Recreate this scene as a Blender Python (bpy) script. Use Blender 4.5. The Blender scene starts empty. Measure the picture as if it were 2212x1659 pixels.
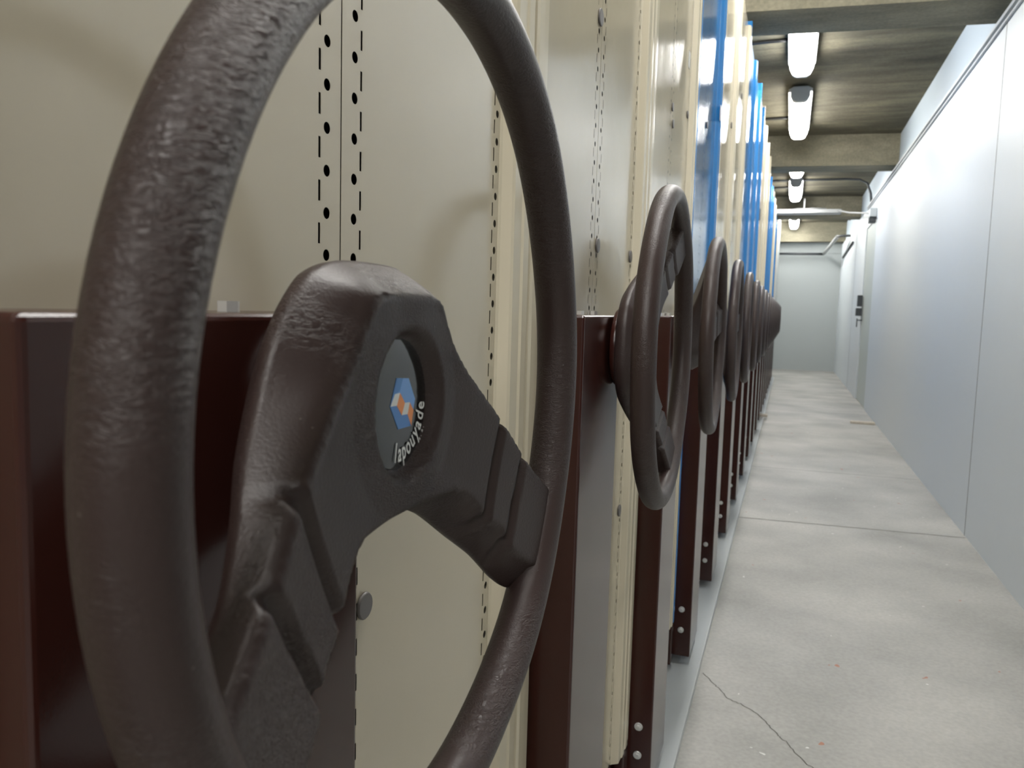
import bpy, bmesh, math, random
from mathutils import Matrix, Vector
from mathutils.geometry import delaunay_2d_cdt
sc = bpy.context.scene
COL = sc.collection
PI = math.pi

# ------------------------------------------------------------------ camera
AX = Vector((0.94301743, -0.05752614, 0.32773294))   # world X, Y, Z seen from the camera
AY = Vector((0.33159082, 0.08056159, -0.93997732))
AZ = Vector((0.02767058, 0.99508822, 0.09504612))
cam_d = bpy.data.cameras.new('camera')
cam = bpy.data.objects.new('camera', cam_d)
COL.objects.link(cam)
R = Matrix((AX, AY, AZ)).to_4x4()
cam.matrix_world = R
cam_d.sensor_fit = 'HORIZONTAL'
cam_d.sensor_width = 36.0
cam_d.lens = 1700.0 / 2212.0 * 36.0
cam_d.clip_start = 0.01
cam_d.dof.use_dof = True
cam_d.dof.focus_distance = 0.62
cam_d.dof.aperture_fstop = 19.0
sc.camera = cam

# ------------------------------------------------------------------ world and exposure
w = bpy.data.worlds.new('world')
sc.world = w
w.use_nodes = True
w.node_tree.nodes['Background'].inputs[0].default_value = (0.02, 0.02, 0.02, 1)
w.node_tree.nodes['Background'].inputs[1].default_value = 0.0
sc.view_settings.view_transform = 'Standard'
sc.view_settings.look = 'None'
sc.view_settings.gamma = 1
sc.view_settings.use_curve_mapping = False
sc.view_settings.exposure = 1.24
LAMP_STRENGTH = 16.0
LAMP_COLOR = (1.0, 0.985, 0.95)

# ------------------------------------------------------------------ helpers
def setp(o, label=None, cat=None, group=None, kind=None):
    if label: o['label'] = label
    if cat: o['category'] = cat
    if group: o['group'] = group
    if kind: o['kind'] = kind
    return o

def link(name, me, parent=None, mats=()):
    o = bpy.data.objects.new(name, me)
    COL.objects.link(o)
    for m in mats: me.materials.append(m)
    if parent: o.parent = parent
    return o

def empty(name, loc, rot=None):
    o = bpy.data.objects.new(name, None)
    o.empty_display_size = 0.05
    COL.objects.link(o)
    o.location = loc
    if rot is not None: o.rotation_euler = rot
    return o

class MB:
    def __init__(s): s.bm = bmesh.new()
    def box(s, x0, x1, y0, y1, z0, z1, bev=0.0, seg=2, smooth=False):
        b = bmesh.new()
        bmesh.ops.create_cube(b, size=1.0)
        for v in b.verts:
            v.co = Vector(((x0+x1)/2+v.co.x*(x1-x0), (y0+y1)/2+v.co.y*(y1-y0), (z0+z1)/2+v.co.z*(z1-z0)))
        if bev > 0:
            bmesh.ops.bevel(b, geom=list(b.edges), offset=bev, segments=seg, affect='EDGES', profile=0.5)
        s._merge(b); return s
    def _merge(s, b, M=None, smooth=None):
        vm = {}
        for v in b.verts:
            vm[v] = s.bm.verts.new(M @ v.co if M else v.co)
        for f in b.faces:
            try:
                nf = s.bm.faces.new([vm[v] for v in f.verts])
                nf.smooth = f.smooth if smooth is None else smooth
                nf.material_index = f.material_index
            except ValueError: pass
        b.free()
    def cyl(s, p0, p1, r0, r1=None, seg=16, caps=True, bev=0.0):
        r1 = r0 if r1 is None else r1
        p0 = Vector(p0); p1 = Vector(p1); d = p1-p0
        q = d.to_track_quat('Z', 'Y').to_matrix()
        rings = []
        prof = [(0, r0), (1, r1)]
        if bev > 0:
            t = bev/d.length
            prof = [(0, r0-bev), (t, r0), (1-t, r1), (1, r1-bev)]
        for t, r in prof:
            rings.append([s.bm.verts.new(p0+d*t+q@Vector((r*math.cos(a), r*math.sin(a), 0))) for a in [2*PI*i/seg for i in range(seg)]])
        for A, B in zip(rings, rings[1:]):
            for i in range(seg):
                f = s.bm.faces.new((A[i], A[(i+1) % seg], B[(i+1) % seg], B[i])); f.smooth = seg > 8
        if caps:
            s.bm.faces.new(rings[0][::-1]); s.bm.faces.new(rings[-1])
        return s
    def tube(s, pts, r, seg=10):
        pts = [Vector(p) for p in pts]
        rings = []
        up = Vector((0, 0, 1))
        for i, p in enumerate(pts):
            a = pts[max(i-1, 0)]; b = pts[min(i+1, len(pts)-1)]
            t = (b-a).normalized()
            n = t.cross(up)
            if n.length < 1e-3: n = t.cross(Vector((1, 0, 0)))
            n.normalize(); m = t.cross(n)
            rings.append([s.bm.verts.new(p+n*r*math.cos(2*PI*k/seg)+m*r*math.sin(2*PI*k/seg)) for k in range(seg)])
        for A, B in zip(rings, rings[1:]):
            for i in range(seg):
                f = s.bm.faces.new((A[i], A[(i+1) % seg], B[(i+1) % seg], B[i])); f.smooth = True
        s.bm.faces.new(rings[0][::-1]); s.bm.faces.new(rings[-1])
        return s
    def prism_z(s, poly, z0, z1, smooth=False):
        A = [s.bm.verts.new((x, y, z0)) for x, y in poly]
        B = [s.bm.verts.new((x, y, z1)) for x, y in poly]
        n = len(poly)
        for i in range(n):
            s.bm.faces.new((A[i], A[(i+1) % n], B[(i+1) % n], B[i])).smooth = smooth
        s.bm.faces.new(A[::-1]); s.bm.faces.new(B)
        return s
    def build(s, name, mat, parent=None):
        bmesh.ops.recalc_face_normals(s.bm, faces=list(s.bm.faces))
        me = bpy.data.meshes.new(name)
        s.bm.to_mesh(me); s.bm.free()
        return link(name, me, parent, [mat])

# ------------------------------------------------------------------ materials
def nodes(m): return m.node_tree.nodes, m.node_tree.links

def mat(name, col, rough=0.5, metal=0.0, spec=0.5, bump=None, var=None, coat=0.0, emit=None):
    """bump = list of (noise scale, strength distance); var = (scale, amount, colour) mottling"""
    m = bpy.data.materials.new(name); m.use_nodes = True
    N, L = nodes(m); b = N['Principled BSDF']
    b.inputs['Base Color'].default_value = (*col, 1)
    b.inputs['Roughness'].default_value = rough
    b.inputs['Metallic'].default_value = metal
    b.inputs['Specular IOR Level'].default_value = spec
    b.inputs['Coat Weight'].default_value = coat
    b.inputs['Coat Roughness'].default_value = 0.12
    tc = N.new('ShaderNodeTexCoord')
    if var:
        for_, amt, c2 = var
        n = N.new('ShaderNodeTexNoise'); n.inputs['Scale'].default_value = for_; n.inputs['Detail'].default_value = 6
        L.new(tc.outputs['Object'], n.inputs['Vector'])
        mp = N.new('ShaderNodeMapRange'); mp.inputs[1].default_value = 0.35; mp.inputs[2].default_value = 0.7
        mp.inputs[3].default_value = 0; mp.inputs[4].default_value = amt
        L.new(n.outputs[0], mp.inputs[0])
        mx = N.new('ShaderNodeMix'); mx.data_type = 'RGBA'
        mx.inputs[6].default_value = (*col, 1); mx.inputs[7].default_value = (*c2, 1)
        L.new(mp.outputs[0], mx.inputs[0]); L.new(mx.outputs[2], b.inputs['Base Color'])
    if bump:
        prev = None
        for s_, d_ in bump:
            n = N.new('ShaderNodeTexNoise'); n.inputs['Scale'].default_value = s_; n.inputs['Detail'].default_value = 4
            L.new(tc.outputs['Object'], n.inputs['Vector'])
            bp = N.new('ShaderNodeBump'); bp.inputs['Strength'].default_value = 1.0; bp.inputs['Distance'].default_value = d_
            L.new(n.outputs[0], bp.inputs['Height'])
            if prev: L.new(prev.outputs[0], bp.inputs['Normal'])
            prev = bp
        L.new(prev.outputs[0], b.inputs['Normal'])
    if emit:
        b.inputs['Emission Color'].default_value = (*emit[0], 1)
        b.inputs['Emission Strength'].default_value = emit[1]
    return m

def mth(N, L, op, a, b=None, c=None):
    n = N.new('ShaderNodeMath'); n.operation = op
    for i, v in enumerate((a, b, c)):
        if v is None: continue
        if isinstance(v, (int, float)): n.inputs[i].default_value = v
        else: L.new(v, n.inputs[i])
    return n.outputs[0]

def panel_mat(name, col, rough):
    """painted sheet steel with real see-through perforations in columns"""
    m = mat(name, col, rough, bump=[(6, 0.0010), (900, 0.00003)])
    N, L = nodes(m); b = N['Principled BSDF']; out = N['Material Output']
    b.inputs['Specular IOR Level'].default_value = 0.8
    tc = N.new('ShaderNodeTexCoord'); sp = N.new('ShaderNodeSeparateXYZ')
    L.new(tc.outputs['Object'], sp.inputs[0])
    ay = mth(N, L, 'ABSOLUTE', sp.outputs[1])
    P = 0.0236; z0 = 0.1456+0.928
    def cell(off):
        t = mth(N, L, 'DIVIDE', mth(N, L, 'SUBTRACT', sp.outputs[2], z0+off-P/2), P)
        f = mth(N, L, 'FRACT', t)
        return mth(N, L, 'MULTIPLY', mth(N, L, 'SUBTRACT', f, 0.5), P)
    zh = cell(0.0); zs = cell(P/2)
    def hole(y):
        dy = mth(N, L, 'SUBTRACT', ay, y)
        d = mth(N, L, 'SQRT', mth(N, L, 'ADD', mth(N, L, 'MULTIPLY', dy, dy), mth(N, L, 'MULTIPLY', zh, zh)))
        return mth(N, L, 'LESS_THAN', d, 0.0033)
    def slot(y):
        dy = mth(N, L, 'ABSOLUTE', mth(N, L, 'SUBTRACT', ay, y))
        dz = mth(N, L, 'ABSOLUTE', zs)
        return mth(N, L, 'MULTIPLY', mth(N, L, 'LESS_THAN', dy, 0.0011), mth(N, L, 'LESS_THAN', dz, 0.0058))
    tot = None
    for q in (hole(0.0148), hole(0.2548), slot(0.0222), slot(0.2480)):
        tot = q if tot is None else mth(N, L, 'MAXIMUM', tot, q)
    tr = N.new('ShaderNodeBsdfTransparent'); mx = N.new('ShaderNodeMixShader')
    L.new(tot, mx.inputs[0]); L.new(b.outputs[0], mx.inputs[1]); L.new(tr.outputs[0], mx.inputs[2])
    L.new(mx.outputs[0], out.inputs[0])
    return m

def vinyl_mat():
    m = mat('wrinkled_brown_vinyl', (0.034, 0.0208, 0.0186), 0.40, spec=0.42)
    N, L = nodes(m); b = N['Principled BSDF']
    tc = N.new('ShaderNodeTexCoord')
    # creases: warped, stretched noise; plus fine grain
    mp = N.new('ShaderNodeMapping'); mp.inputs['Scale'].default_value = (1.0, 0.8, 2.4)
    L.new(tc.outputs['Object'], mp.inputs[0])
    n1 = N.new('ShaderNodeTexNoise'); n1.inputs['Scale'].default_value = 210; n1.inputs['Detail'].default_value = 5; n1.inputs['Distortion'].default_value = 1.3
    L.new(mp.outputs[0], n1.inputs['Vector'])
    ab = mth(N, L, 'ABSOLUTE', mth(N, L, 'SUBTRACT', n1.outputs[0], 0.5))
    cr = mth(N, L, 'MINIMUM', mth(N, L, 'MULTIPLY', ab, 9.0), 1.0)
    n2 = N.new('ShaderNodeTexNoise'); n2.inputs['Scale'].default_value = 14; n2.inputs['Detail'].default_value = 2
    L.new(tc.outputs['Object'], n2.inputs['Vector'])
    ms = N.new('ShaderNodeMapRange'); ms.inputs[1].default_value = 0.4; ms.inputs[2].default_value = 0.65
    L.new(n2.outputs[0], ms.inputs[0])
    h = mth(N, L, 'MULTIPLY', cr, ms.outputs[0])
    b1 = N.new('ShaderNodeBump'); b1.inputs['Distance'].default_value = 0.00030; b1.inputs['Strength'].default_value = 1
    L.new(h, b1.inputs['Height'])
    n3 = N.new('ShaderNodeTexNoise'); n3.inputs['Scale'].default_value = 700; n3.inputs['Detail'].default_value = 3
    L.new(tc.outputs['Object'], n3.inputs['Vector'])
    b2 = N.new('ShaderNodeBump'); b2.inputs['Distance'].default_value = 0.00018; b2.inputs['Strength'].default_value = 1
    L.new(n3.outputs[0], b2.inputs['Height']); L.new(b1.outputs[0], b2.inputs['Normal'])
    L.new(b2.outputs[0], b.inputs['Normal'])
    # lint specks
    vo = N.new('ShaderNodeTexVoronoi'); vo.inputs['Scale'].default_value = 110
    L.new(tc.outputs['Object'], vo.inputs['Vector'])
    sp = mth(N, L, 'LESS_THAN', vo.outputs['Distance'], 0.045)
    mx = N.new('ShaderNodeMix'); mx.data_type = 'RGBA'
    mx.inputs[6].default_value = (0.034, 0.0208, 0.0186, 1); mx.inputs[7].default_value = (0.10, 0.085, 0.075, 1)
    L.new(sp, mx.inputs[0]); L.new(mx.outputs[2], b.inputs['Base Color'])
    return m

def concrete_mat(name, c1, c2, c3, boards=True, rough=0.85):
    m = bpy.data.materials.new(name); m.use_nodes = True
    N, L = nodes(m); b = N['Principled BSDF']
    b.inputs['Roughness'].default_value = rough; b.inputs['Specular IOR Level'].default_value = 0.25
    tc = N.new('ShaderNodeTexCoord')
    mp = N.new('ShaderNodeMapping'); mp.inputs['Scale'].default_value = (0.9, 3.2, 3.2) if boards else (1, 1, 1)
    L.new(tc.outputs['Object'], mp.inputs[0])
    n = N.new('ShaderNodeTexNoise'); n.inputs['Scale'].default_value = 1.6; n.inputs['Detail'].default_value = 9; n.inputs['Roughness'].default_value = 0.62
    L.new(mp.outputs[0], n.inputs['Vector'])
    r = N.new('ShaderNodeValToRGB')
    r.color_ramp.elements[0].position = 0.3; r.color_ramp.elements[0].color = (*c1, 1)
    r.color_ramp.elements[1].position = 0.7; r.color_ramp.elements[1].color = (*c3, 1)
    e = r.color_ramp.elements.new(0.5); e.color = (*c2, 1)
    L.new(n.outputs[0], r.inputs[0])
    n2 = N.new('ShaderNodeTexNoise'); n2.inputs['Scale'].default_value = 60; n2.inputs['Detail'].default_value = 6
    L.new(tc.outputs['Object'], n2.inputs['Vector'])
    mx = N.new('ShaderNodeMix'); mx.data_type = 'RGBA'; mx.blend_type = 'MULTIPLY'; mx.inputs[0].default_value = 0.5
    L.new(r.outputs[0], mx.inputs[6]); L.new(n2.outputs[0], mx.inputs[7])
    sc_ = N.new('ShaderNodeMix'); sc_.data_type = 'RGBA'; sc_.blend_type = 'MULTIPLY'; sc_.inputs[0].default_value = 1
    sc_.inputs[7].default_value = (1.3, 1.3, 1.3, 1)
    L.new(mx.outputs[2], sc_.inputs[6]); L.new(sc_.outputs[2], b.inputs['Base Color'])
    bp = N.new('ShaderNodeBump'); bp.inputs['Distance'].default_value = 0.008; bp.inputs['Strength'].default_value = 0.7
    L.new(n.outputs[0], bp.inputs['Height']); L.new(bp.outputs[0], b.inputs['Normal'])
    return m

M_vinyl = vinyl_mat()
M_beige = panel_mat('beige_perforated_steel', (0.53, 0.475, 0.365), 0.12)
M_blue = panel_mat('blue_perforated_steel', (0.05, 0.17, 0.37), 0.12)
M_beige_p = mat('cream_painted_steel', (0.61, 0.55, 0.42), 0.22, bump=[(900, 0.00003)])
M_blue_p = mat('bright_blue_painted_steel', (0.028, 0.19, 0.47), 0.18, bump=[(900, 0.00003)])
M_inside = mat('shelf_interior_shade', (0.02, 0.018, 0.015), 0.9)
M_brown = mat('dark_brown_enamel', (0.036, 0.0105, 0.0078), 0.2, bump=[(5, 0.0006), (900, 0.00002)])
M_steel = mat('zinc_plated_steel', (0.72, 0.72, 0.70), 0.3, metal=0.6)
M_black = mat('black_rubber', (0.015, 0.015, 0.017), 0.5)
M_gloss = mat('black_badge_resin', (0.006, 0.007, 0.007), 0.06, coat=0.6)
M_sky = mat('light_blue_print', (0.19, 0.40, 0.80), 0.3)
M_navy = mat('mid_blue_print', (0.09, 0.26, 0.62), 0.3)
M_wht = mat('white_print', (0.82, 0.82, 0.80), 0.3)
M_orn = mat('orange_print', (0.90, 0.32, 0.10), 0.3)
M_grom = mat('grey_plastic_plug', (0.13, 0.12, 0.115), 0.45)
M_label = mat('white_paper_label', (0.75, 0.74, 0.70), 0.6)
M_plate = mat('light_grey_painted_steel', (0.50, 0.53, 0.54), 0.4, bump=[(30, 0.0004)])
M_wallp = mat('white_painted_lining', (0.60, 0.64, 0.67), 0.45, bump=[(1.6, 0.006), (250, 0.00006)])
M_wallu = mat('bluish_white_painted_wall', (0.44, 0.51, 0.57), 0.5, bump=[(40, 0.0005)])
M_far = mat('grey_painted_wall', (0.42, 0.45, 0.45), 0.6, bump=[(2, 0.003)])
M_doorp = mat('grey_green_door_paint', (0.46, 0.50, 0.475), 0.45)
M_trim = mat('grey_trim_paint', (0.48, 0.51, 0.53), 0.5)
M_ceil = concrete_mat('board_marked_concrete', (0.060, 0.054, 0.039), (0.115, 0.104, 0.072), (0.20, 0.178, 0.12))
M_beam = concrete_mat('pale_beam_concrete', (0.16, 0.145, 0.105), (0.24, 0.22, 0.16), (0.34, 0.31, 0.23))
M_lamp = mat('lit_lamp_diffuser', (0.9, 0.9, 0.9), 0.5, emit=(LAMP_COLOR, LAMP_STRENGTH))
M_lampb = mat('grey_lamp_housing', (0.45, 0.46, 0.46), 0.5)
M_cable = mat('black_cable_sheath', (0.012, 0.012, 0.012), 0.5)
M_pipe = mat('galvanised_pipe', (0.42, 0.43, 0.43), 0.45, metal=0.4)
M_dpipe = mat('dark_pipe_paint', (0.05, 0.055, 0.06), 0.5)
M_wood = mat('pale_whitewashed_wood', (0.55, 0.50, 0.42), 0.7, var=(40, 0.6, (0.40, 0.35, 0.28)))
M_lock = mat('dark_lock_metal', (0.06, 0.065, 0.07), 0.4, metal=0.5)

def floor_mat():
    m = mat('grey_concrete_floor', (0.42, 0.42, 0.395), 0.55, spec=0.35, bump=[(3, 0.002), (160, 0.0006)])
    N, L = nodes(m); b = N['Principled BSDF']
    tc = N.new('ShaderNodeTexCoord')
    n = N.new('ShaderNodeTexNoise'); n.inputs['Scale'].default_value = 2.2; n.inputs['Detail'].default_value = 8
    L.new(tc.outputs['Object'], n.inputs['Vector'])
    r = N.new('ShaderNodeValToRGB')
    r.color_ramp.elements[0].position = 0.3; r.color_ramp.elements[0].color = (0.27, 0.268, 0.25, 1)
    r.color_ramp.elements[1].position = 0.7; r.color_ramp.elements[1].color = (0.44, 0.43, 0.40, 1)
    L.new(n.outputs[0], r.inputs[0])
    def blob(prev, scale, thr, col, zz):
        mpp = N.new('ShaderNodeMapping'); mpp.inputs['Location'].default_value = (zz, zz*2, 0)
        L.new(tc.outputs['Object'], mpp.inputs[0])
        nd = N.new('ShaderNodeTexNoise'); nd.inputs['Scale'].default_value = scale*2; L.new(mpp.outputs[0], nd.inputs['Vector'])
        ad = N.new('ShaderNodeMix'); ad.data_type = 'RGBA'; ad.inputs[0].default_value = 0.08/ (scale/10)
        L.new(mpp.outputs[0], ad.inputs[6]); L.new(nd.outputs[1], ad.inputs[7])
        v = N.new('ShaderNodeTexVoronoi'); v.inputs['Scale'].default_value = scale
        L.new(ad.outputs[2], v.inputs['Vector'])
        k = mth(N, L, 'LESS_THAN', v.outputs['Distance'], thr)
        mx = N.new('ShaderNodeMix'); mx.data_type = 'RGBA'; mx.inputs[7].default_value = (*col, 1)
        L.new(k, mx.inputs[0]); L.new(prev, mx.inputs[6]); return mx.outputs[2]
    c = blob(r.outputs[0], 9, 0.05, (0.62, 0.62, 0.60), 0.3)
    c = blob(c, 7, 0.055, (0.36, 0.17, 0.11), 3.1)
    g = N.new('ShaderNodeTexNoise'); g.inputs['Scale'].default_value = 95; g.inputs['Detail'].default_value = 8
    L.new(tc.outputs['Object'], g.inputs['Vector'])
    gr = N.new('ShaderNodeMapRange'); gr.inputs[1].default_value = 0.3; gr.inputs[2].default_value = 0.7; gr.inputs[3].default_value = 0.9; gr.inputs[4].default_value = 1.07
    L.new(g.outputs[0], gr.inputs[0])
    hs = N.new('ShaderNodeHueSaturation'); L.new(c, hs.inputs['Color']); L.new(gr.outputs[0], hs.inputs['Value'])
    L.new(hs.outputs[0], b.inputs['Base Color'])
    return m
M_floor = floor_mat()
M_joint = mat('dark_joint_filler', (0.09, 0.085, 0.075), 0.9)

# ------------------------------------------------------------------ the room
FZ, CZ = -0.95, 1.64
def struct(o): o['kind'] = 'structure'; return o
XL = -2.6
struct(MB().box(XL, 3.4, -4.0, 15.2, FZ-0.1, FZ).build('floor', M_floor))
struct(MB().box(XL, 3.4, -4.0, 15.2, CZ, CZ+0.1).build('ceiling', M_ceil))
# lining of the right-hand wall, leaving the door opening
DY0, DY1, DZ = 8.98, 10.14, 1.04
m = MB()
m.box(0.79, 0.83, 1.0, 3.907, FZ, 1.27)
m.box(0.79, 0.83, 3.911, DY0, FZ, 1.27)
m.box(0.79, 0.83, DY0, DY1, DZ, 1.27)
m.box(0.79, 0.83, DY1, 11.6, FZ, 1.27)
m.box(0.79, 0.83, 11.603, 15.0, FZ, 1.27)
m.box(0.83, 0.835, 3.8, 11.7, FZ, 1.2)
o = struct(m.build('wall_right', M_wallp))
m = MB(); m.box(0.835, 0.95, 1.0, 15.0, FZ, CZ); struct(m.build('wall_right_upper', M_wallu)); 
m = MB()
m.box(0.772, 0.834, 1.0, DY1-0.02, 1.274, 1.292, 0.002)
m.box(0.778, 0.789, 1.0, DY1-0.02, 1.250, 1.262, 0.002)
struct(m.build('trim_1', M_trim))
struct(MB().box(XL, 1.0, 15.0, 15.1, FZ, CZ).build('wall_far', M_far))
struct(MB().box(XL, 3.4, -4.1, -4.0, FZ, CZ).build('wall_near', M_far))
struct(MB().box(XL-0.1, XL, -4.0, 15.0, FZ, CZ).build('wall_left', M_far))
struct(MB().box(XL+0.02, -0.235, 12.74, 15.0, FZ, CZ).build('wall_left_end', M_far))
m = MB(); m.box(-0.235, 0.27, 14.985, 15.0, 1.12, 1.30, 0.002); m.box(0.276, 0.79, 14.985, 15.0, 1.12, 1.30, 0.002)
struct(m.build('trim_2', M_far))
struct(MB().box(3.4, 3.5, -4.0, 1.1, FZ, CZ).build('wall_right_added', M_far))  # unseen wall of a wider area, added to cut fill on the nearest wheel
struct(MB().box(0.95, 3.4, 1.0, 1.1, FZ, CZ).build('wall_return_added', M_far))  # added out of view too, keeps bounce light off the wheel face
m = MB()
for yy in (3.909, 11.6015): m.box(0.7892, 0.7905, yy-0.0022, yy+0.0022, FZ, 1.25)
struct(m.build('trim_8', M_joint))
# ceiling beams, a little askew to the corridor as in the photo
def beam(y, z0=1.366, wd=0.33):
    m = MB(); k = 0.10
    bm = m.bm
    xs = (XL, 0.835)
    vs = []
    for x in xs:
        sh = k*(x-0.1)
        if abs(sh) > 0.3: sh = -0.27
        for yy, zz in ((y+sh, z0), (y+wd+sh, z0), (y+wd+sh, CZ), (y+sh, CZ)):
            vs.append(bm.verts.new((x, yy, zz)))
    a, b = vs[:4], vs[4:]
    for i in range(4):
        bm.faces.new((a[i], a[(i+1) % 4], b[(i+1) % 4], b[i]))
    bm.faces.new(a[::-1]); bm.faces.new(b)
    return m
for i, y in enumerate((-0.05, 3.87, 7.78, 11.66)):
    struct(beam(y).build('trim_%d' % (3+i), M_beam))
struct(MB().box(XL, 0.835, 14.80, 14.984, 1.31, CZ).build('trim_7', M_beam))
# door in the right-hand wall
struct(MB().box(0.800, 0.829, DY0+0.004, DY1-0.004, FZ+0.006, DZ-0.004, 0.002).build('door_1', M_doorp))
dl = bpy.data.objects['door_1']
m = MB()
m.box(0.735, 0.789, 10.02, 10.10, 0.14, 0.27, 0.004)
m.box(0.725, 0.789, 10.02, 10.10, 0.03, 0.12, 0.004)
m.build('door_lock', M_lock, dl)
MB().cyl((0.745, 10.06, 0.0), (0.745, 10.06, -0.10), 0.006).cyl((0.745, 10.06, -0.02), (0.80, 10.06, -0.02), 0.006).build('door_handle', M_lock, dl)
m = MB(); m.box(0.782, 0.800, DY0-0.03, DY0-0.0, 0.45, 1.0, 0.001)
m2 = MB()
for z in (-0.78, 0.12, 0.88): m2.cyl((0.797, DY0+0.006, z-0.05), (0.797, DY0+0.006, z+0.05), 0.006)
m2.build('hinge', M_lock, dl); m.bm.free()
# door closer box above the door
o = MB().box(0.72, 0.789, 9.0, 9.16, 1.05, 1.14, 0.006).build('door_closer', M_plate)
setp(o, 'small grey box with a dark underside mounted on the white wall above the grey door', 'door closer')
MB().box(0.715, 0.785, 9.02, 9.12, 0.99, 1.045, 0.006).build('sensor', M_lock, o)

# floor joints and crack (shallow recesses drawn as thin inlays)
def strip(pts, wdt, name):
    m = MB(); bm = m.bm
    L_, R_ = [], []
    for i, p in enumerate(pts):
        a = Vector(pts[max(i-1, 0)]); b = Vector(pts[min(i+1, len(pts)-1)])
        d = (b-a).normalized(); n = Vector((-d.y, d.x))
        L_.append(bm.verts.new((p[0]+n.x*wdt/2, p[1]+n.y*wdt/2, FZ+0.0006)))
        R_.append(bm.verts.new((p[0]-n.x*wdt/2, p[1]-n.y*wdt/2, FZ+0.0006)))
    for i in range(len(pts)-1):
        bm.faces.new((L_[i], L_[i+1], R_[i+1], R_[i]))
    o = m.build(name, M_joint, bpy.data.objects['floor'])
    return o
random.seed(4)
def wob(a, b, n, amp):
    return [(a[0]+(b[0]-a[0])*i/n+random.uniform(-amp, amp), a[1]+(b[1]-a[1])*i/n+random.uniform(-amp, amp)) for i in range(n+1)]
strip(wob((-0.17, 3.80), (0.79, 3.87), 30, 0.003), 0.007, 'joint')
strip(wob((-0.17, 5.15), (0.79, 5.18), 30, 0.004), 0.005, 'joint')
strip(wob((-0.17, 8.40), (0.79, 8.44), 30, 0.004), 0.008, 'joint')
cr = [(-0.165, 2.075), (-0.13, 2.02), (-0.115, 2.0), (-0.09, 1.955), (-0.075, 1.945), (-0.06, 1.94), (-0.03, 1.915), (-0.01, 1.89), (0.01, 1.86), (0.03, 1.82), (0.045, 1.80), (0.06, 1.77), (0.09, 1.72), (0.12, 1.70), (0.16, 1.62), (0.22, 1.55), (0.30, 1.42)]
cr2 = []
for a, b in zip(cr, cr[1:]): cr2 += wob(a, b, 4, 0.003)[:-1]
strip(cr2, 0.0022, 'crack')

# steel plinth the units run on
o = MB().box(-1.6, -0.172, -3.9, 12.735, FZ, -0.928, 0.0015).build('track_platform', M_plate)
setp(o, 'long light grey steel platform on the floor under the row of shelving units', 'platform')

# ------------------------------------------------------------------ shelving units
PITCH = 0.63
C1 = 0.408
XP = -0.2515                      # face of the end panels
blue = {4, 7, 8, 9, 13, 14, 15, 18, 19}
tops = {6: 1.30, 7: 1.335, 8: 1.345, 9: 1.40, 10: 1.42, 11: 1.41, 12: 1.43, 13: 1.315, 14: 1.36, 15: 1.34, 16: 1.40, 17: 1.41, 18: 1.35, 19: 1.33, 20: 1.41}
ordn = {0: 'nearest', 1: 'nearest', 2: 'second', 3: 'third', 4: 'fourth', 5: 'fifth', 6: 'sixth', 7: 'seventh', 8: 'eighth', 9: 'ninth', 10: 'tenth', 11: 'eleventh', 12: 'twelfth', 13: 'thirteenth', 14: 'fourteenth', 15: 'fifteenth', 16: 'sixteenth', 17: 'seventeenth', 18: 'eighteenth', 19: 'nineteenth', 20: 'farthest'}
LZ = 0.928                        # unit origin sits on the platform, z = -0.928
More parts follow.
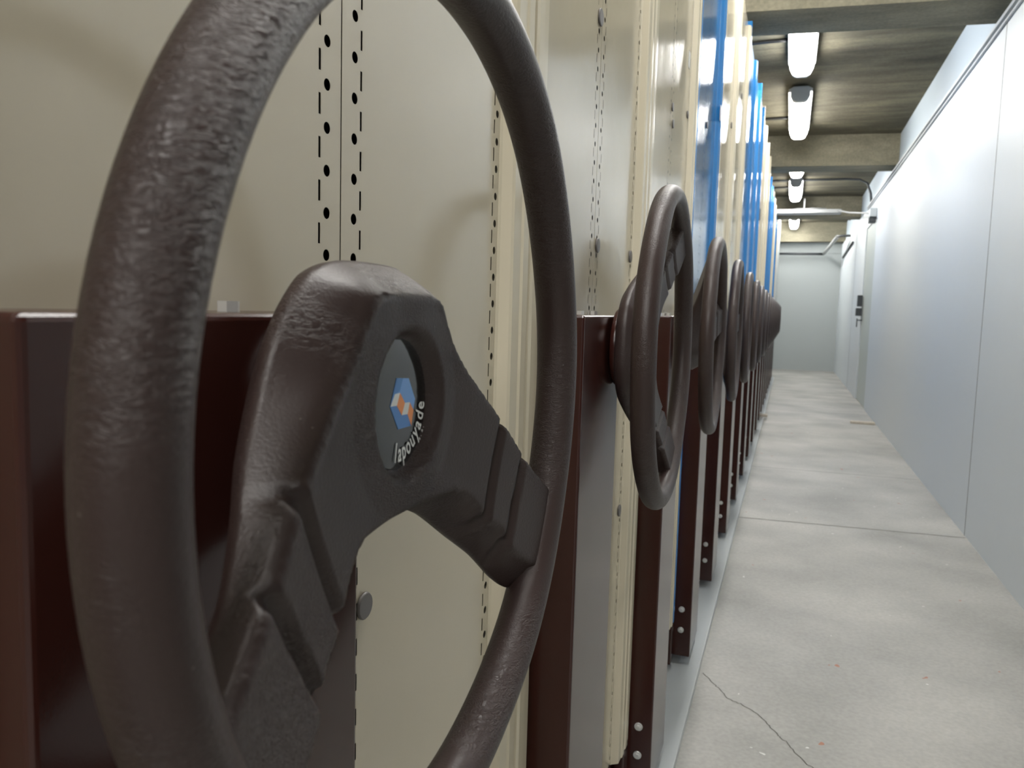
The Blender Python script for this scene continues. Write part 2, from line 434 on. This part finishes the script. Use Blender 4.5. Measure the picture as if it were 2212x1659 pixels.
def unit(k):
    cy = C1+(k-1)*PITCH
    is_b = k in blue
    mp_, mq = (M_blue, M_blue_p) if is_b else (M_beige, M_beige_p)
    top = tops.get(k, 1.44)+LZ
    bot = -0.785+LZ
    u = empty('shelving_unit', (XP, cy, -LZ))
    for s in (-1, 1):
        MB().box(-0.0002, 0, min(s*0.0007, s*0.262), max(s*0.0007, s*0.262), bot, top).build('end_panel', mp_, u)
        prof = [(-0.012, 0.2621), (0.0004, 0.2621), (0.002, 0.2645), (0.0105, 0.2695), (0.0125, 0.272), (0.0130, 0.290), (0.0150, 0.2925), (0.0150, 0.307), (0.0135, 0.3115), (0.010, 0.3138), (-0.012, 0.3138)]
        if s < 0: prof = [(a, -b) for a, b in prof][::-1]
        MB().prism_z(prof, bot-0.006, top+0.004).build('corner_post', mq, u)
    # shelf body behind the end panels: shade of the hollow put into its near-black colour
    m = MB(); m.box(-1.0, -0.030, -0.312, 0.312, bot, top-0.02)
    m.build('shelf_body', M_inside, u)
    m = MB(); m.box(-1.0, -0.0015, -0.313, 0.313, top-0.012, top-0.001); m.build('top_panel', mq, u)
    # brown carriage at the foot
    m = MB(); m.box(-1.0, -0.006, -0.300, 0.300, 0.012, bot-0.008, 0.003)
    m.cyl((-0.12, -0.2, 0.05), (-0.05, -0.2, 0.05), 0.05, seg=20)
    m.build('carriage', M_brown, u)
    MB().box(-0.008, 0.012, -0.305, -0.262, 0.02, bot+0.045, 0.003).build('bracket', M_brown, u)
    # brown crank housing on the face of the unit
    h0, h1, dp = -0.250, -0.0675, 0.0535
    hz0, hz1 = -0.902+LZ, -0.0045+LZ
    h = MB().box(0.0002, dp, h0, h1, hz0, hz1, 0.0028, 3).build('crank_housing', M_brown, u)
    for z in (-0.775, -0.831):
        m = MB()
        m.cyl((0.028, h0+0.0005, z+LZ), (0.028, h0-0.0022, z+LZ), 0.0078, seg=20, bev=0.0006)
        m.cyl((0.028, h0-0.002, z+LZ), (0.028, h0-0.0062, z+LZ), 0.0045, 0.0038, seg=6)
        m.build('screw', M_steel, h)
    for yy in ((-0.131,) if k == 1 else (-0.215, -0.165, -0.10)):
        m = MB(); m.cyl((0.0265, yy, hz1-0.001), (0.0265, yy, hz1+0.0045), 0.0048, seg=6); m.build('bolt', M_steel, h)
    # round plastic plugs pushed into perforations, and labels
    def plug(y, z, r=0.0085):
        MB().cyl((0.0002, y, z+LZ), (0.0028, y, z+LZ), r, seg=20, bev=0.0008).build('plug', M_grom, u)
    def lab(y, z, hy, hz, x=0.0004):
        MB().box(x, x+0.0006, y-hy, y+hy, z+LZ-hz, z+LZ+hz).build('label', M_label, u)
    if k == 1:
        plug(0.030, -0.195, 0.009); plug(0.285+0.33-0.6, 0.9)
    if k == 2:
        plug(-0.014, 0.375, 0.011); plug(0.015, 0.0885, 0.010); plug(0.247, 0.090, 0.010); plug(0.243, -0.331, 0.010); plug(-0.225, 0.03, 0.011)
    if k == 3:
        plug(0.0, 0.42, 0.009); plug(0.016, 0.39, 0.009); plug(0.236, 0.46, 0.009); lab(0.225, 0.58, 0.012, 0.018)
    if k == 4:
        plug(0.107, 0.091, 0.012); plug(0.03, 0.53, 0.010); lab(0.27, 0.62, 0.012, 0.022, 0.0135)
    if k == 5:
        plug(0.25, 0.72, 0.012); plug(0.22, 0.18, 0.012)
    if k == 6:
        plug(-0.1, 0.30, 0.012); plug(0.1, 0.95, 0.012)
    if k == 10:
        MB().box(0.0005, 0.02, -0.30, -0.24, 0.66+LZ, 0.74+LZ, 0.004).build('latch', M_lock, u)
    if k >= 1:
        cn = 'blue' if is_b else 'beige'
        nb = []
        if k == 1: lb = 'nearest beige shelving unit end with perforated seams, behind the very large wheel'
        elif k == 20: lb = 'farthest beige mobile shelving unit at the far end of the row'
        else: lb = '%s shelving unit end with brown crank housing, %s in the row from the near end' % (
            {True: 'blue', False: 'beige'}[is_b], ordn[k])
        if k == 4: lb = 'nearest glossy blue shelving unit end, fourth in the row after three beige ones'
        setp(u, lb, 'shelving unit', 'mobile shelving units closed up in one long row')
    else:
        setp(u, 'beige shelving unit end beside the camera, out to the left', 'shelving unit', 'mobile shelving units closed up in one long row')
    return u
for k in range(0, 21): unit(k)

# ------------------------------------------------------------------ hand wheel (local axes: x = out of the face, y = right, z = up)
RR, RT = 0.1776, 0.0124
# right half of the spoke pad: front outline | widest outline | back outline  (mm)
T = [((0,49),(0,61,-40),(0,56,-52)), ((22,48.5),(27,60,-40),(22,54.5,-52)), ((33,45.5),(46,54,-40),(37,48,-52)),
     ((40,37),(61,41,-39),(48,36,-52)), ((52,22),(72,26,-39),(54,22,-52)), ((65,10),(82,10,-37),(60,8,-51)),
     ((88,-9),(98,-10,-31),(82,-12,-42)), ((106,-25),(111,-27,-24),(100,-28,-32)), ((126,-45),(127,-46,-17),(121,-47,-22)),
     ((150,-64),(149,-64,-11),(147,-65,-14)), ((166,-72),(163,-72,-6),(161,-73,-8)),
     ((137,-118),(136,-117,-6),(136,-116,-8)), ((124,-110),(117,-121,-9),(118,-119,-12)),
     ((100,-95),(103,-112,-14),(105,-108,-18)), ((89,-80),(87,-95,-20),(89,-90,-26)), ((76,-72),(68,-80,-26),(70,-74,-34)),
     ((61,-58),(48,-64,-32),(50,-57,-43)), ((47,-50.5),(30,-56,-36),(32,-50,-49)), ((24,-49),(15,-53,-39),(16,-47,-52)), ((0,-49),(0,-52,-40),(0,-46,-52))]
def mirror(seq):
    full = list(seq)
    for p in seq[-2:0:-1]: full.append((-p[0],)+tuple(p[1:]))
    return full
def resample(P, n_per):
    out = []; N_ = len(P)
    for i in range(N_):
        p0, p1, p2, p3 = P[i-1], P[i], P[(i+1) % N_], P[(i+2) % N_]
        lim = 0.5
        for j in range(n_per):
            t = j/n_per
            q = []
            for a, b, c, d in zip(p0, p1, p2, p3):
                v = 0.5*((2*b)+(-a+c)*t+(2*a-5*b+4*c-d)*t*t+(-a+3*b-3*c+d)*t**3)
                lin = b+(c-b)*t
                q.append(0.75*v+0.25*lin)
            out.append(tuple(q))
    return out
NP = 7
Fo = resample(mirror([t[0] for t in T]), NP)
Mo = resample(mirror([t[1] for t in T]), NP)
Bo = resample(mirror([t[2] for t in T]), NP)
Fo = [(a/1000, b/1000) for a, b in Fo]
Mo = [(a/1000, b/1000, c/1000) for a, b, c in Mo]
Bo = [(a/1000, b/1000, c/1000) for a, b, c in Bo]
def sstep(a, b, x):
    t = max(0.0, min(1.0, (x-a)/(b-a))); return t*t*(3-2*t)
def segdist(u, v, a, b):
    dx, dy = b[0]-a[0], b[1]-a[1]
    t = max(0, min(1, ((u-a[0])*dx+(v-a[1])*dy)/(dx*dx+dy*dy)))
    return math.hypot(u-a[0]-t*dx, v-a[1]-t*dy)
BC = (0.002, -0.001)
def pad_h(u, v):
    r = math.hypot(u, v)
    if r < 0.05: h = -0.018
    elif r < 0.115: h = -0.018+(r-0.05)/0.065*0.013
    else: h = -0.005+(r-0.115)*0.19
    au = abs(u)
    for (a, b, wd) in (((0.099, -0.019), (0.0745, -0.069), 0.0042), ((0.1235, -0.041), (0.0945, -0.088), 0.0044)):
        d = segdist(au, v, a, b)
        h -= 0.0050*(1-sstep(wd*0.25, wd, d))
    rb = math.hypot(u-BC[0], v-BC[1])
    h -= 0.0080*(1-sstep(0.0285, 0.0350, rb))
    return h
def build_pad(parent):
    n = len(Fo)
    pts = [Vector(p) for p in Fo]
    def inside(x, y):
        c = False; j = n-1
        for i in range(n):
            xi, yi = Fo[i]; xj, yj = Fo[j]
            if (yi > y) != (yj > y) and x < (xj-xi)*(y-yi)/(yj-yi)+xi: c = not c
            j = i
        return c
    def bd(x, y):
        return min(segdist(x, y, Fo[i], Fo[(i+1) % n]) for i in range(n))
    st = 0.0021
    inner = []; dists = {}
    ny = int(0.18/st)
    for j in range(ny):
        y = -0.125+j*st
        x = 0.0 if j % 2 else st/2
        while x < 0.17:
            if inside(x, y):
                d = bd(x, y)
                if d > 0.0011:
                    for s in ((1, -1) if x > 1e-6 else (1,)):
                        inner.append(Vector((s*x, y)))
                        dists[(round(s*x, 6), round(y, 6))] = d
            x += st
    verts = pts+inner
    edges = [(i, (i+1) % n) for i in range(n)]
    vo, eo, fo, ov, oe, of = delaunay_2d_cdt(verts, edges, [], 1, 1e-7)
    RF = 0.0038
    bm = bmesh.new(); V = []
    bidx = {}
    for i, p in enumerate(vo):
        ids = ov[i]
        onb = [q for q in ids if q < n]
        d = 0.0 if onb else dists.get((round(p.x, 6), round(p.y, 6)), bd(p.x, p.y))
        drop = RF-math.sqrt(max(0, RF*RF-(RF-min(d, RF))**2))
        v = bm.verts.new((pad_h(p.x, p.y)-drop, p.x, p.y))
        V.append(v)
        for q in onb: bidx[q] = v
    for f in fo:
        a = sum((vo[f[i]].x*vo[f[(i+1) % len(f)]].y-vo[f[(i+1) % len(f)]].x*vo[f[i]].y) for i in range(len(f)))
        try: bm.faces.new([V[i] for i in (f if a > 0 else f[::-1])]).smooth = True
        except ValueError: pass
    ring = [bidx[i] for i in range(n)]
    def newring(P3): return [bm.verts.new((c, a, b)) for a, b, c in P3]
    def lerp(A, B, t, bulge=0.0):
        return [tuple(x+(y-x)*t for x, y in zip(a, b)) for a, b in zip(A, B)]
    F3 = [(v.co.y, v.co.z, v.co.x) for v in ring]
    # arc from the front edge out to the widest outline, then round to the back
    seqs = []
    for t in (0.2, 0.45, 0.72, 0.9, 1.0):
        tt = t
        P = []
        for a, b in zip(F3, Mo):
            e = t**0.85
            P.append((a[0]+(b[0]-a[0])*e, a[1]+(b[1]-a[1])*e, a[2]+(b[2]-a[2])*t))
        seqs.append(P)
    for t in (0.35, 0.7, 1.0):
        P = []
        for a, b in zip(Mo, Bo):
            e = 1-math.cos(t*PI/2); g = math.sin(t*PI/2)
            P.append((a[0]+(b[0]-a[0])*e, a[1]+(b[1]-a[1])*e, a[2]+(b[2]-a[2])*g))
        seqs.append(P)
    prev = ring
    for P in seqs:
        cur = newring(P)
        for i in range(n):
            f = bm.faces.new((prev[i], prev[(i+1) % n], cur[(i+1) % n], cur[i])); f.smooth = True
        prev = cur
    vo, eo, fo, ov, oe, of = delaunay_2d_cdt([Vector((p[0], p[1])) for p in Bo], edges, [], 1, 1e-7)
    mp_ = {}
    for i, ids in enumerate(ov):
        for q in ids: mp_[i] = prev[q]
    for f in fo:
        if all(i in mp_ for i in f):
            try: bm.faces.new([mp_[i] for i in f][::-1])
            except ValueError: pass
    bmesh.ops.recalc_face_normals(bm, faces=list(bm.faces))
    me = bpy.data.meshes.new('spoke_pad'); bm.to_mesh(me); bm.free()
    return link('spoke_pad', me, parent, [M_vinyl])

def build_rim(parent):
    m = MB(); bm = m.bm
    nu, nv = 160, 28
    g = []
    for i in range(nu):
        a = 2*PI*i/nu; row = []
        for j in range(nv):
            b = 2*PI*j/nv
            rr = RT*(1+0.02*math.sin(7*a+b))
            r = RR+rr*math.cos(b)
            row.append(bm.verts.new((rr*math.sin(b)*1.03, r*math.cos(a), r*math.sin(a))))
        g.append(row)
    for i in range(nu):
        for j in range(nv):
            bm.faces.new((g[i][j], g[(i+1) % nu][j], g[(i+1) % nu][(j+1) % nv], g[i][(j+1) % nv])).smooth = True
    return m.build('rim', M_vinyl, parent)

def poly_plate(name, polys, x0, x1, material, parent):
    m = MB(); bm = m.bm
    for P in polys:
        A = [bm.verts.new((x0, a/1000, b/1000)) for a, b in P]; B = [bm.verts.new((x1, a/1000, b/1000)) for a, b in P]
        k = len(P)
        for i in range(k): bm.faces.new((A[i], A[(i+1) % k], B[(i+1) % k], B[i]))
        bm.faces.new(A[::-1]); bm.faces.new(B)
    return m.build(name, material, parent)

def build_badge(parent):
    m = MB(); bm = m.bm
    prof = [(0.0302, -0.030), (0.0302, -0.0262), (0.0298, -0.0256), (0.0285, -0.0252), (0.020, -0.0249), (0.010, -0.02475)]
    seg = 64; rings = []
    for r, x in prof:
        rings.append([bm.verts.new((x, BC[0]+r*math.cos(2*PI*i/seg), BC[1]+r*math.sin(2*PI*i/seg))) for i in range(seg)])
    for A, B in zip(rings, rings[1:]):
        for i in range(seg): bm.faces.new((A[i], A[(i+1) % seg], B[(i+1) % seg], B[i])).smooth = True
    bm.faces.new(rings[-1]); bm.faces.new(rings[0][::-1])
    b = m.build('badge', M_gloss, parent)
    x0, x1 = -0.0250, -0.02460
    hexa = [(-1, 11), (11, 10), (18, 0), (14, -12), (1, -12), (-7, -1)]
    poly_plate('emblem', [hexa], x0, x1, M_sky, b)
    poly_plate('emblem', [[(-1, 11), (5, 10.5), (2, 5), (-3, 4), (-7, -1)], [(-7, -1), (-1, -1.2), (4, -6), (10, -6.2), (14, -12), (1, -12)]], x0, x1+0.00012, M_navy, b)
    poly_plate('emblem', [[(-3, 4), (2, 4.2), (-1, -1.2), (-7, -1)], [(7, -0.8), (12, -1), (10, -6.2), (4, -6)]], x0, x1+0.00024, M_wht, b)
    poly_plate('emblem', [[(2, 4.2), (7, -0.8), (4, -6), (-1, -1.2)], [(12, -1), (16, -5), (14, -12), (10, -6.2)]], x0, x1+0.00024, M_orn, b)
    # lettering on an arc round the lower right of the badge
    dg = bpy.context.evaluated_depsgraph_get()
    m = MB(); bm = m.bm
    def put(ch, ang, rad, size, sx):
        cu = bpy.data.curves.new('t', 'FONT'); cu.body = ch; cu.size = size; cu.align_x = 'CENTER'; cu.offset = size*0.016; cu.extrude = 0.0
        cu.resolution_u = 3
        to = bpy.data.objects.new('t', cu)
        me = to.to_mesh()
        t = PI/2+ang
        vs = []
        cx_, cy_ = BC[0]+rad*math.cos(ang), BC[1]+rad*math.sin(ang)
        # upright direction points to the badge centre
        ux, uy = -math.cos(ang), -math.sin(ang)
        rx, ry = -math.sin(ang), math.cos(ang)
        for v in me.vertices:
            a, c = v.co.x*sx, v.co.y
            vs.append(bm.verts.new((-0.02435, cx_+rx*a+ux*c, cy_+ry*a+uy*c)))
        for p in me.polygons:
            try: bm.faces.new([vs[i] for i in p.vertices])
            except ValueError: pass
        to.to_mesh_clear(); bpy.data.objects.remove(to); bpy.data.curves.remove(cu)
    word = 'lapouyade'
    angs = [-101, -91, -80, -68, -56, -44, -33, -21, -9]
    for ch, a in zip(word, angs):
        put(ch, math.radians(a+2), 0.0256, 0.0122, 0.66)
    for ch, a in (('s', -41), ('.', -37), ('a', -32), ('.', -28)):
        put(ch, math.radians(a), 0.0288, 0.0034, 0.9)
    me = bpy.data.meshes.new('lettering')
    bmesh.ops.recalc_face_normals(bm, faces=list(bm.faces)); bm.to_mesh(me); bm.free()
    link('lettering', me, b, [M_wht])
    return b

def build_collar(parent):
    m = MB()
    m.cyl((-0.0602, 0, 0), (-0.050, 0, 0), 0.046, 0.046, seg=48, bev=0.0015)
    m.cyl((-0.053, 0, 0), (-0.030, 0, 0), 0.030, 0.030, seg=24)
    return m.build('hub_collar', M_brown, parent)

wheel = empty('hand_wheel', (-0.1359, 0.3086, -0.0425))
build_rim(wheel); build_pad(wheel); build_badge(wheel); build_collar(wheel)
def copy_tree(o, parent=None):
    c = o.copy(); COL.objects.link(c); c.parent = parent
    for ch in o.children: copy_tree(ch, c)
    return c
TZ = math.radians(1.2)
rots = {1: 0, 2: 86, 3: 158, 4: 40, 5: 200, 6: -60, 7: 120, 8: 15, 9: 250, 10: 80, 11: 170, 12: -20, 13: 60, 14: 230, 15: 0, 16: 100, 17: 30, 18: 190, 19: 300, 20: 75}
for k in range(1, 21):
    wh = wheel if k == 1 else copy_tree(wheel)
    y = 0.3086+(k-1)*PITCH+(0.006 if k == 2 else 0)
    wh.location = (-0.1359, y, -0.0425)
    wh.rotation_euler = (Matrix.Rotation(TZ, 3, 'Z') @ Matrix.Rotation(math.radians(rots[k]), 3, 'X')).to_euler()
    if k == 1: lb = 'very large dark brown hand wheel with a blue and orange badge, nearest in view'
    elif k == 2: lb = 'wrinkled dark brown hand wheel in the middle of the picture, second from the near end'
    elif k == 3: lb = 'dark brown hand wheel in front of the blue shelving, third from the near end'
    elif k == 20: lb = 'farthest dark brown hand wheel, last of the row before the grey end wall'
    else: lb = 'dark brown hand wheel seen edge on, %s of the row counted from the nearest' % ordn[k]
    setp(wh, lb, 'hand wheel', 'brown hand wheels on the shelving units')

# ------------------------------------------------------------------ ceiling lamps
def lamp_proto():
    t = empty('ceiling_lamp', (0, 0, 0))
    m = MB(); bm = m.bm
    L2 = 0.635
    def loft(prof, ys, name, material):
        m = MB(); bm = m.bm; rings = []
        for y, s in ys:
            rings.append([bm.verts.new((a*s, y, zc+(b-zc)*s)) for a, b in prof])
        k = len(prof)
        for A, B in zip(rings, rings[1:]):
            for i in range(k): bm.faces.new((A[i], A[(i+1) % k], B[(i+1) % k], B[i]))
        bm.faces.new(rings[0]); bm.faces.new(rings[-1])
        return m.build(name, material, t)
    zc = -0.05
    loft([(-0.080, -0.054), (0.080, -0.054), (0.080, -0.035), (0.05, -0.018), (-0.05, -0.018), (-0.080, -0.035)], [(-L2, 0.9), (-L2+0.01, 1), (L2-0.01, 1), (L2, 0.9)], 'lamp_housing', M_lampb)
    zc = -0.054
    loft([(-0.068, -0.054), (-0.070, -0.085), (-0.052, -0.122), (-0.03, -0.134), (0.03, -0.134), (0.052, -0.122), (0.070, -0.085), (0.068, -0.054)], [(-L2+0.03, 0.85), (-L2+0.05, 1), (L2-0.05, 1), (L2-0.03, 0.85)], 'diffuser', M_lamp)
    for y in (-L2+0.0, L2-0.03):
        zc = -0.054
        loft([(-0.068, -0.054), (-0.068, -0.085), (-0.050, -0.120), (-0.03, -0.130), (0.03, -0.130), (0.050, -0.120), (0.068, -0.085), (0.068, -0.054)], [(y, 0.92), (y+0.03, 0.99)], 'end_cap', M_lampb)
    m = MB()
    for y in (-0.4, 0.4): m.box(-0.03, 0.03, y-0.02, y+0.02, -0.020, 0.0)
    m.build('mounting_bracket', M_lampb, t)
    return t
lp = lamp_proto()
ys = [4.83, 6.70, 8.70, 10.58, 12.42, 14.05, 2.95, 1.05, -0.95, -2.8]
lab = ['nearest lit strip lamp in view on the concrete ceiling, half behind the first beam', 'second lit strip lamp with grey octagonal end cap, between the first two beams',
       'third lit strip lamp, just beyond the deep pale beam', 'fourth lit strip lamp, before the cable tray', 'fifth lit strip lamp, mostly hidden behind the cable tray',
       'farthest lit strip lamp near the grey end wall', 'lit strip lamp on the ceiling above the third shelving unit', 'lit strip lamp on the ceiling above the second shelving unit',
       'lit strip lamp on the ceiling behind the camera', 'rearmost lit strip lamp behind the camera']
for i, y in enumerate(ys):
    t = lp if i == 0 else copy_tree(lp)
    t.location = (-0.018, y, CZ)
    setp(t, lab[i], 'ceiling lamp', 'strip lamps along the corridor ceiling')

for (x, y), lb in zip(((0.55, -1.6), (0.55, -3.1)), (  # added lamps, unseen, to brighten the side walls of the nearest wheel
                'added unseen strip lamp behind the camera that brightens the nearest wheel, nearer one', 'added unseen strip lamp behind the camera that brightens the nearest wheel, rear one')):
    t = copy_tree(lp); t.location = (x, y, CZ)
    setp(t, lb, 'ceiling lamp', 'strip lamps along the corridor ceiling')

# ------------------------------------------------------------------ cables, tray, pipes
def cable(pts, label, r=0.006, material=None, name='cable', cat='cable'):
    o = MB().tube(pts, r, 8).build(name, material or M_cable)
    setp(o, label, cat); return o
def wav(x0, x1, y, z, n=14, amp=0.012):
    return [(x0+(x1-x0)*i/n, y+amp*math.sin(i*1.3)+random.uniform(-amp, amp)*0.5, z) for i in range(n+1)]
for i, (y, x1) in enumerate(((5.09, -0.085), (7.03, -0.085), (10.75, -0.085), (14.2, -0.085))):
    cable(wav(-1.2 if y < 12 else -0.22, x1, y, CZ-0.012), ['black cable running over the ceiling to the left of the nearest lamp', 'black cable running left from the second lamp', 'black cable running left from the fourth lamp', 'short black cable beside the farthest lamp'][i], 0.011)
cable([(-1.2, 10.15, CZ-0.02), (0.0, 10.15, CZ-0.02), (0.55, 10.15, CZ-0.02), (0.68, 10.15, CZ-0.03), (0.76, 10.12, CZ-0.08), (0.80, 10.08, CZ-0.2), (0.815, 10.05, 1.31)], 'dark conduit crossing the ceiling beyond the third lamp and bending down the right wall', 0.014, M_dpipe, 'conduit', 'conduit')
cable([(-0.22, 13.3, 1.56), (0.60, 13.3, 1.56), (0.70, 13.2, 1.53), (0.77, 13.0, 1.48)], 'dark conduit crossing the ceiling behind the cable tray', 0.02, M_dpipe, 'conduit', 'conduit')
tr = empty('cable_tray', (0, 11.35, 1.37))
m = MB(); m.box(-1.6, 0.56, -0.10, 0.16, 0.0, 0.004); m.box(-1.6, 0.56, -0.104, -0.10, 0, 0.045); m.box(-1.6, 0.56, 0.156, 0.16, 0, 0.045)
m.build('tray', M_pipe, tr)
for j in range(4):
    random.seed(j+20)
    MB().tube([(-1.6+i*0.18, -0.06+0.05*j+random.uniform(-0.02, 0.02), 0.03+random.uniform(0, 0.05)) for i in range(12)], 0.012, 7).build('cable', M_plate if j % 2 else M_pipe, tr)
m = MB()
for x in (-0.9, 0.1): m.box(x-0.01, x+0.01, 0.0, 0.02, 0.004, 0.2)
m.build('hanger', M_pipe, tr)
setp(tr, 'galvanised cable tray full of pale cables crossing under the ceiling beyond the fourth lamp', 'cable tray')
cable([(0.52, 11.24, 1.395), (0.62, 10.7, 1.30), (0.755, 9.35, 1.125), (0.76, 9.17, 1.11)], 'thin grey conduit from the cable tray to the box above the grey door', 0.010, M_pipe, 'conduit', 'conduit')
cable([(-0.234, 14.88, 1.105), (0.2, 14.88, 1.103), (0.50, 14.88, 1.10)], 'dark horizontal pipe along the grey end wall', 0.022, M_dpipe, 'pipe', 'pipe')
cable([(0.50, 14.86, 1.11), (0.54, 14.4, 1.15), (0.59, 13.5, 1.20), (0.615, 13.0, 1.225)], 'thick pale pipe sloping toward the camera near the end wall', 0.028, M_pipe, 'pipe', 'pipe')
cable([(0.615, 12.98, 1.225), (0.66, 12.9, 1.225), (0.789, 12.88, 1.225)], 'short dark pipe stub running into the right wall near the far end', 0.018, M_dpipe, 'pipe', 'pipe')
cable([(0.775, 14.3, 1.00), (0.775, 12.1, 1.06)], 'dark sloping handrail-like bar on the right wall near the far end', 0.014, M_dpipe, 'pipe', 'pipe')

# ------------------------------------------------------------------ odds and ends on the floor
o = MB().box(0.575, 0.780, 7.70, 7.755, FZ, FZ+0.022, 0.003).build('wooden_batten', M_wood)
setp(o, 'short pale wooden batten lying on the floor against the right wall', 'batten')
o = MB().box(-0.24, -0.14, 7.56, 7.64, -0.928, -0.905, 0.004).build('wooden_block', M_wood)
setp(o, 'small white block lying at the edge of the grey steel platform', 'block')
